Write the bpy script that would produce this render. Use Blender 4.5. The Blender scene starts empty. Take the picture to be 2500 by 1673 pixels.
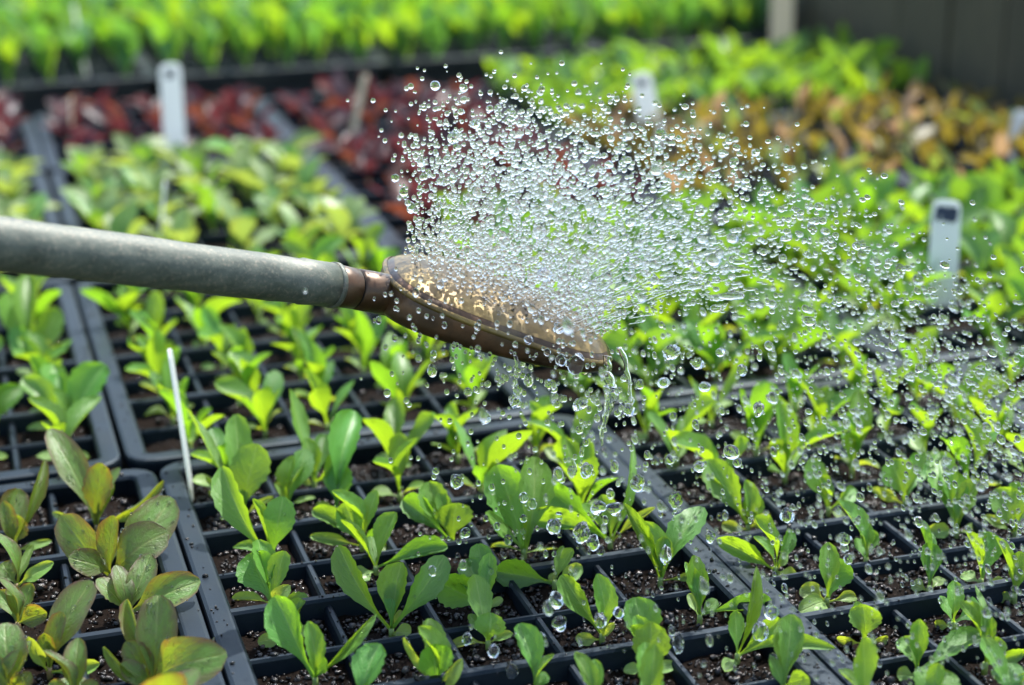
import bpy, math, random
import numpy as np
from mathutils import Matrix, Vector

# ------------------------------------------------------------------ camera, sky, sun
SC = bpy.context.scene
COL = SC.collection
U = 0.045                                  # one tray cell is 45 mm; coordinates below are in cells
CAMP = np.array([-2.1396, -20.5616, 8.4237])
CROT = (1.245759, 0.010952, -0.308908)
FPX = 4300.0                               # focal length in photograph pixels
cam_data = bpy.data.cameras.new('camera')
cam = bpy.data.objects.new('camera', cam_data)
COL.objects.link(cam)
cam.location = CAMP * U
cam.rotation_euler = CROT
cam_data.sensor_width = 36
cam_data.lens = FPX / 2500 * 36
cam_data.clip_start = 0.01
cam_data.clip_end = 2000
cam_data.dof.use_dof = True
cam_data.dof.focus_distance = 18.4 * U
cam_data.dof.aperture_fstop = 5.3
SC.camera = cam

SUN_EL, SUN_AZ = 60.0, 30.0                # azimuth in degrees to the right of the viewing direction
view_az = math.atan2(0.28477, 0.90385)     # clockwise from +Y
saz = view_az + math.radians(SUN_AZ)
world = bpy.data.worlds.new('World')
SC.world = world
world.use_nodes = True
wn = world.node_tree
bg = wn.nodes['Background']
sky = wn.nodes.new('ShaderNodeTexSky')
sky.sky_type = 'NISHITA'
sky.sun_disc = False
sky.sun_elevation = math.radians(SUN_EL)
sky.sun_rotation = saz
sky.air_density = 1.3
sky.dust_density = 1.4
wn.links.new(sky.outputs[0], bg.inputs[0])
bg.inputs[1].default_value = 0.15
sun_data = bpy.data.lights.new('sun', 'SUN')
sun_data.energy = 4.8
sun_data.angle = math.radians(0.55)
sun_data.color = (1.0, 0.97, 0.92)
sun = bpy.data.objects.new('sun', sun_data)
COL.objects.link(sun)
sdir = Vector((math.cos(math.radians(SUN_EL)) * math.sin(saz), math.cos(math.radians(SUN_EL)) * math.cos(saz), math.sin(math.radians(SUN_EL))))
sun.rotation_euler = sdir.to_track_quat('Z', 'Y').to_euler()
sun.location = (1, 1, 3)
SC.view_settings.view_transform = 'Standard'
SC.view_settings.look = 'None'
SC.view_settings.gamma = 1
SC.view_settings.exposure = 1.2
cy = SC.cycles
cy.use_denoising = True
cy.max_bounces = 16
cy.transmission_bounces = 16
cy.glossy_bounces = 6
cy.diffuse_bounces = 4
cy.transparent_max_bounces = 8
cy.sample_clamp_indirect = 10
cy.blur_glossy = 0.5

rng = random.Random(11)
nrng = np.random.default_rng(5)

# ------------------------------------------------------------------ camera maths (cells)
def rotm(rx, ry, rz):
    c, s = math.cos, math.sin
    X = np.array([[1, 0, 0], [0, c(rx), -s(rx)], [0, s(rx), c(rx)]])
    Y = np.array([[c(ry), 0, s(ry)], [0, 1, 0], [-s(ry), 0, c(ry)]])
    Z = np.array([[c(rz), -s(rz), 0], [s(rz), c(rz), 0], [0, 0, 1]])
    return Z @ Y @ X
RM = rotm(*CROT)
def at(px, py, d):                          # survey: photograph pixel at depth d (cells) -> world point
    return CAMP + RM @ np.array([(px - 1250) / FPX * d, -(py - 836.5) / FPX * d, -d])
def onz(px, py, z):                         # survey: photograph pixel on the level z
    r = RM @ np.array([(px - 1250) / FPX, -(py - 836.5) / FPX, -1.0])
    return CAMP + r * ((z - CAMP[2]) / r[2])
def depth(P):
    return -((np.asarray(P) - CAMP) @ RM)[..., 2]
def proj(P):
    q = (np.asarray(P, float) - CAMP) @ RM
    return 1250 + FPX * q[0] / -q[2], 836.5 - FPX * q[1] / -q[2]
def unit(v):
    v = np.asarray(v, float)
    return v / np.linalg.norm(v)

# ------------------------------------------------------------------ object helpers
def link(o, parent=None):
    COL.objects.link(o)
    if parent is not None:
        o.parent = parent
    return o
def tag(o, label=None, cat=None, group=None, kind=None):
    if label: o['label'] = label
    if cat: o['category'] = cat
    if group: o['group'] = group
    if kind: o['kind'] = kind
    return o
def thing(name, loc, label, cat, group=None):
    o = bpy.data.objects.new(name, None)
    o.empty_display_size = 0.01
    o.location = [float(c) * U for c in loc]
    link(o)
    return tag(o, label, cat, group)
def mesh(name, v, f, mat=None, smooth=True, uv=None, scale=U):
    me = bpy.data.meshes.new(name)
    me.from_pydata((np.asarray(v, float) * scale).tolist(), [], f)
    if smooth:
        me.polygons.foreach_set('use_smooth', [True] * len(me.polygons))
    if uv is not None:
        lay = me.uv_layers.new(name='UVMap')
        idx = np.empty(len(me.loops), int)
        me.loops.foreach_get('vertex_index', idx)
        lay.data.foreach_set('uv', np.asarray(uv, float)[idx].ravel())
    if mat: me.materials.append(mat)
    me.update()
    return me
def obj(name, me, parent=None, loc=None):
    o = bpy.data.objects.new(name, me)
    if loc is not None: o.location = [float(c) * U for c in loc]
    return link(o, parent)

def prism(prof, y0, y1):                    # profile (x,z) swept along y, capped
    n = len(prof)
    v = [(x, y0, z) for x, z in prof] + [(x, y1, z) for x, z in prof]
    f = [(i, (i + 1) % n, n + (i + 1) % n, n + i) for i in range(n)]
    f += [tuple(range(n - 1, -1, -1)), tuple(range(n, 2 * n))]
    return v, f
def lathe_tube(points, radii, seg=32, cap=True):
    """tube through 3-D points with radii"""
    pts = [np.asarray(q, float) for q in points]
    v, f = [], []
    up = np.array([0, 0, 1.0])
    for i, q in enumerate(pts):
        t = unit(pts[min(i + 1, len(pts) - 1)] - pts[max(i - 1, 0)])
        e1 = unit(np.cross(t, up)) if abs(t @ up) < 0.95 else unit(np.cross(t, [1, 0, 0]))
        e2 = np.cross(e1, t)
        for k in range(seg):
            a = 2 * math.pi * k / seg
            v.append(q + radii[i] * (math.cos(a) * e1 + math.sin(a) * e2))
    for i in range(len(pts) - 1):
        for k in range(seg):
            f.append((i * seg + k, i * seg + (k + 1) % seg, (i + 1) * seg + (k + 1) % seg, (i + 1) * seg + k))
    if cap:
        f.append(tuple(range(seg - 1, -1, -1)))
        f.append(tuple((len(pts) - 1) * seg + k for k in range(seg)))
    return v, f

# ------------------------------------------------------------------ materials
class MatB:
    def __init__(s, name):
        s.m = bpy.data.materials.new(name); s.m.use_nodes = True
        s.nt = s.m.node_tree; s.nt.nodes.clear()
        s.out = s.nt.nodes.new('ShaderNodeOutputMaterial')
    def n(s, t, **kw):
        x = s.nt.nodes.new(t)
        for k, v in kw.items(): setattr(x, k, v)
        return x
    def l(s, a, b): s.nt.links.new(a, b)
    def set(s, node, **kw):
        for k, v in kw.items():
            node.inputs[k.replace('_', ' ')].default_value = v
    def math(s, op, a, b=None, c=None, clamp=False):
        x = s.n('ShaderNodeMath', operation=op); x.use_clamp = clamp
        for i, q in enumerate((a, b, c)):
            if q is None: continue
            if hasattr(q, 'is_linked'): s.l(q, x.inputs[i])
            else: x.inputs[i].default_value = q
        return x.outputs[0]
    def mix(s, fac, a, b):
        x = s.n('ShaderNodeMix', data_type='RGBA')
        for i, q in ((0, fac), (6, a), (7, b)):
            if hasattr(q, 'is_linked'): s.l(q, x.inputs[i])
            else: x.inputs[i].default_value = q if i == 0 else (*q, 1)
        return x.outputs[2]
    def noise(s, scale, detail=4, rough=0.55, vec=None, coord='Object'):
        x = s.n('ShaderNodeTexNoise')
        x.inputs['Scale'].default_value = scale; x.inputs['Detail'].default_value = detail
        x.inputs['Roughness'].default_value = rough
        if vec is None:
            tc = s.n('ShaderNodeTexCoord'); vec = tc.outputs[coord]
        s.l(vec, x.inputs['Vector'])
        return x.outputs['Fac']
    def ramp(s, fac, stops):
        x = s.n('ShaderNodeValToRGB')
        e = x.color_ramp.elements
        while len(e) < len(stops): e.new(0.5)
        for q, (pos, c) in zip(e, stops):
            q.position = pos; q.color = (*c, 1) if len(c) == 3 else c
        s.l(fac, x.inputs[0])
        return x.outputs[0]
    def bump(s, h, strength=0.3, dist=0.001):
        x = s.n('ShaderNodeBump')
        x.inputs['Strength'].default_value = strength; x.inputs['Distance'].default_value = dist
        s.l(h, x.inputs['Height'])
        return x.outputs[0]
    def principled(s, **kw):
        x = s.n('ShaderNodeBsdfPrincipled'); s.set(x, **kw); return x
    def done(s, sh):
        s.l(sh, s.out.inputs[0]); return s.m

def leaf_mat(name, refl, trans, mid, edge=None, edge_amt=0.0, rough=0.38, tmix=0.5, mottled=0.25):
    b = MatB(name)
    tc = b.n('ShaderNodeTexCoord')
    sep = b.n('ShaderNodeSeparateXYZ'); b.l(tc.outputs['UV'], sep.inputs[0])
    ua = b.math('ABSOLUTE', b.math('SUBTRACT', sep.outputs[0], 0.5))
    rib = b.math('SUBTRACT', 1.0, b.math('DIVIDE', ua, 0.05), clamp=True)
    # side veins leave the midrib at a slant
    ph = b.math('SUBTRACT', b.math('MULTIPLY', sep.outputs[1], 44.0), b.math('MULTIPLY', ua, 40.0))
    wob = b.noise(5, 2)
    ph = b.math('ADD', ph, b.math('MULTIPLY', wob, 11.0))
    vein = b.math('POWER', b.math('MULTIPLY_ADD', b.math('SINE', ph), 0.5, 0.5), 14.0)
    info = b.n('ShaderNodeObjectInfo')
    rnd = info.outputs['Random']
    nz = b.noise(6.5, 5, 0.6)
    nz2 = b.noise(40, 4, 0.65)
    hsv = b.n('ShaderNodeHueSaturation')
    hsv.inputs['Hue'].default_value = 0.5
    c = b.mix(b.math('MULTIPLY', b.math('SUBTRACT', nz, 0.35), 2.2 * mottled, clamp=True), refl, [k * 0.62 for k in refl])
    c = b.mix(b.math('MULTIPLY', vein, 0.22), c, mid)
    c = b.mix(b.math('MULTIPLY', rib, 0.75), c, mid)
    t = b.mix(b.math('MULTIPLY', b.math('SUBTRACT', nz, 0.35), 2.2 * mottled, clamp=True), trans, [k * 0.7 for k in trans])
    t = b.mix(b.math('MULTIPLY', vein, 0.4), t, [k * 0.75 for k in trans])
    if edge:
        e1 = b.math('MULTIPLY', b.math('POWER', b.math('MULTIPLY', ua, 2.0), 2.5), sep.outputs[1])
        e1 = b.math('ADD', e1, b.math('MULTIPLY', b.math('SUBTRACT', nz, 0.45), 1.6))
        e1 = b.math('MULTIPLY', e1, edge_amt, clamp=True)
        c = b.mix(e1, c, edge[0]); t = b.mix(e1, t, edge[1])
    val = b.math('MULTIPLY_ADD', rnd, 0.5, 0.75)
    hue = b.math('MULTIPLY_ADD', rnd, 0.022, 0.489)
    b.l(hue, hsv.inputs['Hue']); b.l(val, hsv.inputs['Value']); b.l(c, hsv.inputs['Color'])
    p = b.principled(Roughness=rough)
    p.inputs['Specular IOR Level'].default_value = 0.6
    p.inputs['Coat Weight'].default_value = .2; p.inputs['Coat Roughness'].default_value = .28
    b.l(hsv.outputs[0], p.inputs['Base Color'])
    b.l(b.math('MULTIPLY_ADD', nz2, 0.25, rough - 0.12), p.inputs['Roughness'])
    h = b.math('ADD', b.math('MULTIPLY', nz2, 0.35), b.math('SUBTRACT', b.math('MULTIPLY', nz, 0.8), b.math('ADD', b.math('MULTIPLY', vein, 0.16), b.math('MULTIPLY', rib, .4))))
    nb = b.bump(h, 0.6, 0.0012)
    b.l(nb, p.inputs['Normal'])
    tr = b.n('ShaderNodeBsdfTranslucent')
    b.l(t, tr.inputs[0])
    b.l(nb, tr.inputs['Normal'])
    mx = b.n('ShaderNodeMixShader'); mx.inputs[0].default_value = tmix
    b.l(p.outputs[0], mx.inputs[1]); b.l(tr.outputs[0], mx.inputs[2])
    return b.done(mx.outputs[0])

M = {}
M['green'] = leaf_mat('green_leaf', (.125, .30, .050), (.34, .52, .014), (.34, .50, .16))
M['green_dark'] = leaf_mat('dark_green_leaf', (.105, .29, .055), (.26, .50, .015), (.28, .44, .14))
M['cot'] = leaf_mat('cotyledon_leaf', (.20, .36, .08), (.44, .52, .03), (.38, .50, .18), mottled=.12)
M['redgreen'] = leaf_mat('red_tinged_leaf', (.13, .26, .055), (.34, .42, .012), (.30, .38, .12),
                         edge=((.15, .075, .065), (.30, .09, .02)), edge_amt=.85, rough=.33)
M['yellow'] = leaf_mat('yellow_green_leaf', (.25, .38, .14), (.28, .38, .05), (.42, .54, .24),
                       edge=((.22, .22, .06), (.38, .33, .02)), edge_amt=.4, rough=.36)
M['red'] = leaf_mat('red_leaf', (.062, .036, .040), (.095, .024, .024), (.17, .11, .11), rough=.30,
                    edge=((.075, .022, .034), (.18, .02, .03)), edge_amt=.8)
M['rust'] = leaf_mat('rust_leaf', (.10, .046, .036), (.19, .050, .024), (.20, .09, .05), rough=.34)
M['gold'] = leaf_mat('golden_leaf', (.16, .14, .045), (.25, .20, .02), (.28, .25, .13), rough=.34,
                     edge=((.17, .11, .07), (.28, .15, .03)), edge_amt=.5)
M['pink'] = leaf_mat('pinkish_leaf', (.34, .25, .20), (.42, .26, .12), (.30, .20, .14), rough=.30)
M['lime'] = leaf_mat('lime_leaf', (.14, .31, .075), (.20, .36, .018), (.34, .50, .18))
M['far'] = leaf_mat('far_leaf', (.11, .29, .085), (.15, .34, .025), (.32, .48, .22))

def stem_mat():
    b = MatB('stem'); n = b.noise(200)
    p = b.principled(Roughness=.4)
    b.l(b.mix(n, (.22, .34, .09), (.34, .42, .14)), p.inputs['Base Color'])
    tr = b.n('ShaderNodeBsdfTranslucent'); tr.inputs[0].default_value = (.4, .5, .1, 1)
    mx = b.n('ShaderNodeMixShader'); mx.inputs[0].default_value = .3
    b.l(p.outputs[0], mx.inputs[1]); b.l(tr.outputs[0], mx.inputs[2])
    return b.done(mx.outputs[0])
M['stem'] = stem_mat()
def red_stem():
    b = MatB('red_stem'); n = b.noise(200)
    p = b.principled(Roughness=.4)
    b.l(b.mix(n, (.30, .13, .08), (.26, .28, .08)), p.inputs['Base Color'])
    return b.done(p.outputs[0])
M['red_stem'] = red_stem()

def tray_mat(name, tint, dusty):
    b = MatB(name)
    n1 = b.noise(45, 5, .6); n2 = b.noise(700, 3, .6); n3 = b.noise(14, 3)
    dust = b.math('MULTIPLY', b.math('SUBTRACT', b.math('MULTIPLY', n1, n3), .22), dusty, clamp=True)
    p = b.principled()
    p.inputs['Specular IOR Level'].default_value = .27
    p.inputs['Specular Tint'].default_value = (.72, .90, 1.0, 1)
    b.l(b.mix(dust, tint, (.075, .075, .06)), p.inputs['Base Color'])
    b.l(b.math('MULTIPLY_ADD', n1, .34, .30), p.inputs['Roughness'])
    b.l(b.bump(b.math('ADD', b.math('MULTIPLY', n2, .3), n1), .25, .0006), p.inputs['Normal'])
    return b.done(p.outputs[0])
M['tray'] = tray_mat('wet_black_plastic', (.003, .006, .011), .22)
M['tray_far'] = tray_mat('dusty_black_plastic', (.020, .021, .021), 2.2)

def soil_mat():
    b = MatB('potting_soil')
    n1 = b.noise(420, 6, .7); n2 = b.noise(90, 4); n3 = b.noise(1500, 3, .7)
    p = b.principled()
    c = b.ramp(n1, [(.3, (.0015, .001, .0007)), (.5, (.004, .0026, .0018)), (.68, (.012, .007, .0045)), (.8, (.034, .018, .010))])
    b.l(b.mix(b.math('MULTIPLY', n2, .5), c, (.02, .012, .008)), p.inputs['Base Color'])
    b.l(b.math('MULTIPLY_ADD', n2, .3, .6), p.inputs['Roughness'])
    p.inputs['Specular IOR Level'].default_value = .06
    b.l(b.bump(b.math('ADD', n1, b.math('MULTIPLY', n3, .5)), 1.0, .002), p.inputs['Normal'])
    return b.done(p.outputs[0])
M['soil'] = soil_mat()
def crumb_mat():
    b = MatB('soil_crumb')
    n1 = b.noise(300, 3, .6); n2 = b.noise(2500, 3, .6); nb_ = b.noise(60, 3)
    p = b.principled()
    c = b.ramp(n1, [(.3, (.003, .002, .0016)), (.55, (.008, .0055, .004)), (.70, (.036, .020, .012)), (.85, (.14, .08, .05))])
    b.l(c, p.inputs['Base Color'])
    b.l(b.math('MULTIPLY_ADD', nb_, .45, .0), p.inputs['Roughness'])
    b.l(b.bump(n2, .5, .0006), p.inputs['Normal'])
    return b.done(p.outputs[0])
M['crumb'] = crumb_mat()

def ground_mat():
    b = MatB('ground')
    n1 = b.noise(30, 6, .65); n2 = b.noise(3, 4)
    p = b.principled(Roughness=.9)
    b.l(b.mix(n2, b.ramp(n1, [(.3, (.02, .018, .014)), (.7, (.07, .06, .045))]), (.05, .06, .035)), p.inputs['Base Color'])
    b.l(b.bump(n1, .8, .01), p.inputs['Normal'])
    return b.done(p.outputs[0])
M['ground'] = ground_mat()

def wood_mat():
    b = MatB('weathered_board')
    tc = b.n('ShaderNodeTexCoord'); mp = b.n('ShaderNodeMapping')
    mp.inputs['Scale'].default_value = (1, 9, .7)
    b.l(tc.outputs['Object'], mp.inputs[0])
    n1 = b.noise(22, 6, .65, mp.outputs[0]); n2 = b.noise(6, 4)
    info = b.n('ShaderNodeObjectInfo')
    p = b.principled(Roughness=.75)
    c = b.ramp(n1, [(.25, (.022, .016, .008)), (.5, (.065, .048, .024)), (.72, (.13, .10, .055))])
    c = b.mix(b.math('MULTIPLY', n2, .35), c, (.055, .072, .045))
    hsv = b.n('ShaderNodeHueSaturation'); b.l(c, hsv.inputs['Color'])
    b.l(b.math('MULTIPLY_ADD', info.outputs['Random'], .5, .75), hsv.inputs['Value'])
    b.l(hsv.outputs[0], p.inputs['Base Color'])
    b.l(b.bump(n1, .5, .002), p.inputs['Normal'])
    return b.done(p.outputs[0])
M['wood'] = wood_mat()

def label_mat(name, col):
    b = MatB(name); n = b.noise(60, 5)
    p = b.principled(Roughness=.45)
    b.l(b.mix(b.math('MULTIPLY', n, .5), col, [k * .72 for k in col]), p.inputs['Base Color'])
    tr = b.n('ShaderNodeBsdfTranslucent'); tr.inputs[0].default_value = (*[k * .97 for k in col], 1)
    mx = b.n('ShaderNodeMixShader'); mx.inputs[0].default_value = .62
    b.l(p.outputs[0], mx.inputs[1]); b.l(tr.outputs[0], mx.inputs[2])
    return b.done(mx.outputs[0])
M['label'] = label_mat('white_plastic', (.86, .88, .86))
M['label_old'] = label_mat('yellowed_plastic', (.72, .66, .52))
b = MatB('marker_ink'); p_ = b.principled(Roughness=.6); p_.inputs['Base Color'].default_value = (.02, .03, .05, 1)
M['ink'] = b.done(p_.outputs[0])

axis_xy = at(818, 697, 18.15) - at(0, 596, 15.8)
def zinc_mat():
    b = MatB('weathered_zinc')
    tc = b.n('ShaderNodeTexCoord')
    mp = b.n('ShaderNodeMapping'); mp.inputs['Rotation'].default_value = (0, 0, -math.atan2(axis_xy[1], axis_xy[0])); mp.inputs['Scale'].default_value = (.45, 1, 1)
    b.l(tc.outputs['Object'], mp.inputs[0])
    n1 = b.noise(120, 7, .7, mp.outputs[0]); n2 = b.noise(520, 5, .7); n3 = b.noise(22, 5, .6)
    p = b.principled(Metallic=.1)
    c = b.ramp(n1, [(.25, (.038, .046, .034)), (.47, (.070, .084, .064)), (.70, (.125, .135, .105))])
    c = b.mix(b.math('MULTIPLY', b.math('SUBTRACT', n2, .52), 3.0, clamp=True), c, (.30, .25, .18))
    c = b.mix(b.math('MULTIPLY', b.math('SUBTRACT', n3, .60), 3.0, clamp=True), c, (.11, .065, .035))
    b.l(c, p.inputs['Base Color'])
    b.l(b.math('MULTIPLY_ADD', n1, .35, .36), p.inputs['Roughness'])
    b.l(b.bump(b.math('ADD', n1, b.math('MULTIPLY', n2, .8)), .4, .0006), p.inputs['Normal'])
    return b.done(p.outputs[0])
M['zinc'] = zinc_mat()
def copper_mat(name, dark, mid, bright, rough=.3):
    b = MatB(name)
    n1 = b.noise(40, 5, .6); n2 = b.noise(300, 5, .65); n3 = b.noise(16, 3)
    p = b.principled(Metallic=.4)
    c = b.ramp(n1, [(.28, dark), (.5, mid), (.74, bright)])
    c = b.mix(b.math('MULTIPLY', b.math('SUBTRACT', n2, .5), 2.0, clamp=True), c, dark)
    c = b.mix(b.math('MULTIPLY', b.math('SUBTRACT', n3, .58), 2.5, clamp=True), c, (.07, .10, .075))
    b.l(c, p.inputs['Base Color'])
    b.l(b.math('MULTIPLY_ADD', n2, .3, rough - .1), p.inputs['Roughness'])
    p.inputs['Coat Weight'].default_value = .3
    p.inputs['Coat Roughness'].default_value = .06
    p.inputs['Coat IOR'].default_value = 1.33
    b.l(b.bump(b.math('ADD', n1, b.math('MULTIPLY', n2, .5)), .3, .0008), p.inputs['Normal'])
    return b.done(p.outputs[0])
M['copper'] = copper_mat('aged_copper', (.022, .012, .005), (.052, .027, .010), (.14, .066, .026), .36)
M['brass'] = copper_mat('aged_brass', (.060, .038, .011), (.13, .085, .020), (.26, .18, .045), .42)
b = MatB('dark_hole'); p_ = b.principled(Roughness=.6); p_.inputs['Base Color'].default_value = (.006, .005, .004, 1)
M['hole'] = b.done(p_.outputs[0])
b = MatB('water')
p_ = b.principled(Roughness=0.0, IOR=1.333)
p_.inputs['Base Color'].default_value = (1, 1, 1, 1)
p_.inputs['Transmission Weight'].default_value = 1.0
M['water'] = b.done(p_.outputs[0])

# ------------------------------------------------------------------ ground and bench
v = [(-4000, -4000, -1.45), (4000, -4000, -1.45), (4000, 4000, -1.45), (-4000, 4000, -1.45)]
tag(obj('ground', mesh('ground', v, [(0, 1, 2, 3)], M['ground'], False)), kind='structure')

# ------------------------------------------------------------------ trays
def rounded_rect(w, h, r, seg=5):
    """centred on the rectangle 0..w x 0..h grown by nothing; returns points for inner rectangle with radius r"""
    pts = []
    for cx, cy_, a0 in ((w - r, h - r, 0), (r, h - r, 90), (r, r, 180), (w - r, r, 270)):
        for k in range(seg):
            a = math.radians(a0 + 90 * k / (seg - 1))
            pts.append((cx + r * math.cos(a), cy_ + r * math.sin(a)))
    return pts
def rim_mesh(w, h, mat):
    prof = [(0.06, -1.05), (0.0, -.04), (.03, -.004), (.055, 0), (.225, 0), (.262, -.012), (.275, -.045), (.275, -.17), (.25, -.17), (.24, -.06), (.10, -.07), (.02, -1.3)]
    v, f = [], []
    for d, z in prof:
        g = d
        r = max(.08 + g, .03)
        for x, y in rounded_rect(w + 2 * g, h + 2 * g, r):
            v.append((x - g, y - g, z))
    n = 20
    for i in range(len(prof) - 1):
        for k in range(n):
            f.append((i * n + k, i * n + (k + 1) % n, (i + 1) * n + (k + 1) % n, (i + 1) * n + k))
    return mesh('rim', v, f, mat, False)
def rib_prof(w, ztop, zbot=-1.1, flare=.16):
    h = w / 2
    return [(-h - flare, zbot), (-h - .02, ztop - .16), (-h, ztop - .03), (-h + .022, ztop), (h - .022, ztop), (h, ztop - .03), (h + .02, ztop - .16), (h + flare, zbot)]
TRAY_MESH = {}
def tray_meshes(nx, ny, key):
    if (nx, ny, key) in TRAY_MESH: return TRAY_MESH[(nx, ny, key)]
    mat = M[key]
    d = {'rim': rim_mesh(nx, ny, mat)}
    for nm, w, z in (('thick', .125, -.014), ('thin', .075, -.075)):
        vv, ff = prism(rib_prof(w, z), -.02, nx + .02)
        d[nm] = mesh('cross_divider', [(y, -x, zz) for x, y, zz in vv], ff, mat, False)
    vv, ff = prism(rib_prof(.085, -.092), -.02, ny + .02)
    d['col'] = mesh('long_divider', vv, ff, mat, False)
    # soil sheet
    g = 12 if key == 'tray' else 6
    X, Y = np.meshgrid(np.linspace(.0, nx, nx * g + 1), np.linspace(0, ny, ny * g + 1))
    fx, fy = (X % 1) - .5, (Y % 1) - .5
    Z = -.235 - .10 * (np.abs(fx) ** 3 + np.abs(fy) ** 3) * 4 * .25 + nrng.normal(0, .016, X.shape)
    vv = np.stack([X, Y, Z], -1).reshape(-1, 3)
    W = nx * g + 1
    ff = [(j * W + i, j * W + i + 1, (j + 1) * W + i + 1, (j + 1) * W + i) for j in range(ny * g) for i in range(nx * g)]
    d['soil'] = mesh('potting_soil', vv, ff, M['soil'])
    TRAY_MESH[(nx, ny, key)] = d
    return d

def ico():
    t = (1 + 5 ** .5) / 2
    v = np.array([(-1, t, 0), (1, t, 0), (-1, -t, 0), (1, -t, 0), (0, -1, t), (0, 1, t), (0, -1, -t), (0, 1, -t), (t, 0, -1), (t, 0, 1), (-t, 0, -1), (-t, 0, 1)], float)
    v /= np.linalg.norm(v[0])
    f = [(0, 11, 5), (0, 5, 1), (0, 1, 7), (0, 7, 10), (0, 10, 11), (1, 5, 9), (5, 11, 4), (11, 10, 2), (10, 7, 6), (7, 1, 8), (3, 9, 4), (3, 4, 2), (3, 2, 6), (3, 6, 8), (3, 8, 9), (4, 9, 5), (2, 4, 11), (6, 2, 10), (8, 6, 7), (9, 8, 1)]
    return v, f
def subdiv(v, f):
    v = [tuple(q) for q in v]; cache = {}; nf = []
    def mid(a, b_):
        k = (min(a, b_), max(a, b_))
        if k not in cache:
            m = (np.array(v[a]) + np.array(v[b_])) / 2
            v.append(tuple(m / np.linalg.norm(m))); cache[k] = len(v) - 1
        return cache[k]
    for a, b_, c in f:
        x, y, z = mid(a, b_), mid(b_, c), mid(c, a)
        nf += [(a, x, z), (b_, y, x), (c, z, y), (x, y, z)]
    return np.array(v), nf
ICO0 = ico(); ICO1 = subdiv(*ICO0); ICO2 = subdiv(*ICO1); ICO3 = subdiv(*ICO2)

def crumbs_mesh(nx, ny, per_cell, x0=0, x1=99, y0=0, y1=99):
    bv, bf = ICO0
    V, F = [], []
    k = 0
    for j in range(ny):
        for i in range(nx):
            if not (x0 <= i < x1 and y0 <= j < y1): continue
            for _ in range(per_cell):
                r = min(.055, .012 + nrng.exponential(.010))
                c = np.array([i + .10 + .8 * nrng.random(), j + .10 + .8 * nrng.random(), -.24 + r * .3 + nrng.random() * .012])
                s = nrng.uniform(.6, 1.3, 3) * r
                q = bv * (1 + nrng.normal(0, .16, (12, 1)))
                a = nrng.random() * 6.28
                ca, sa = math.cos(a), math.sin(a)
                q = q * s
                q = np.stack([q[:, 0] * ca - q[:, 1] * sa, q[:, 0] * sa + q[:, 1] * ca, q[:, 2]], 1)
                V.append(q + c)
                F += [(a_ + k, b_ + k, c_ + k) for a_, b_, c_ in bf]
                k += 12
    return np.concatenate(V), F

# key: name -> (x of left inner edge, y of front inner edge, columns, rows, material, z offset, words)
TRAYS = {
 'A': (0.0, -8.0, 5, 8, 'tray', 0, 'front centre tray'),
 'C': (-5.57, -8.05, 5, 8, 'tray', 0, 'front left tray'),
 'G': (5.57, -8.0, 5, 8, 'tray', 0, 'front right tray'),
 'G2': (11.15, -8.0, 5, 8, 'tray', 0, 'tray at the right edge'),
 'D': (-5.93, .66, 5, 8, 'tray', 0, 'left tray under the spout'),
 'B': (-.33, .66, 5, 8, 'tray', 0, 'tray right under the spout'),
 'M1': (5.24, .70, 5, 8, 'tray', 0, 'tray behind the spray'),
 'M2': (10.85, .75, 5, 8, 'tray', 0, 'tray holding the near white label'),
 'M3': (16.42, .75, 5, 8, 'tray', 0, 'right edge tray by the boards'),
 'H0': (-5.80, 9.25, 5, 8, 'tray', 0, 'left tray above the spout'),
 'H': (-.22, 9.25, 5, 8, 'tray', 0, 'yellow-green tray above the spout'),
 'J': (5.30, 9.30, 5, 8, 'tray', 0, 'red tray behind the spray'),
 'J2': (10.86, 9.30, 5, 8, 'tray', 0, 'golden tray behind the spray'),
 'J3': (16.42, 9.30, 5, 8, 'tray', 0, 'golden tray beside the boards'),
 'E0': (-5.75, 17.85, 5, 6, 'tray', 0, 'far left red tray'),
 'E': (-.18, 17.85, 5, 6, 'tray', 0, 'red tray before the raised rim'),
 'K': (5.36, 17.85, 5, 6, 'tray', 0, 'far red tray in the middle'),
 'K2': (10.90, 17.85, 5, 6, 'tray', 0, 'lime tray behind the golden one'),
 'K3': (16.45, 17.85, 5, 6, 'tray', 0, 'lime tray beside the boards'),
}
fx0 = [-9.7, -3.35, 3.0, 9.35, 15.70]
fw = ['far left', 'left-hand', 'middle', 'right-hand', 'boarded-side']
for i, x in enumerate(fx0):
    TRAYS['F%d' % i] = (x, 26.6, 6, 8, 'tray_far', .35, '%s front tray of the back bench' % fw[i])
    TRAYS['P%d' % i] = (x, 35.15, 6, 8, 'tray_far', .35, '%s second tray of the back bench' % fw[i])
    TRAYS['Q%d' % i] = (x, 43.7, 6, 8, 'tray_far', .35, '%s last tray of the back bench' % fw[i])
def in_view(P, mx=350, my=260):
    x, y = proj(P)
    return depth(P) > 2 and -mx < x < 2500 + mx and -my < y < 1673 + my
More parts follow.
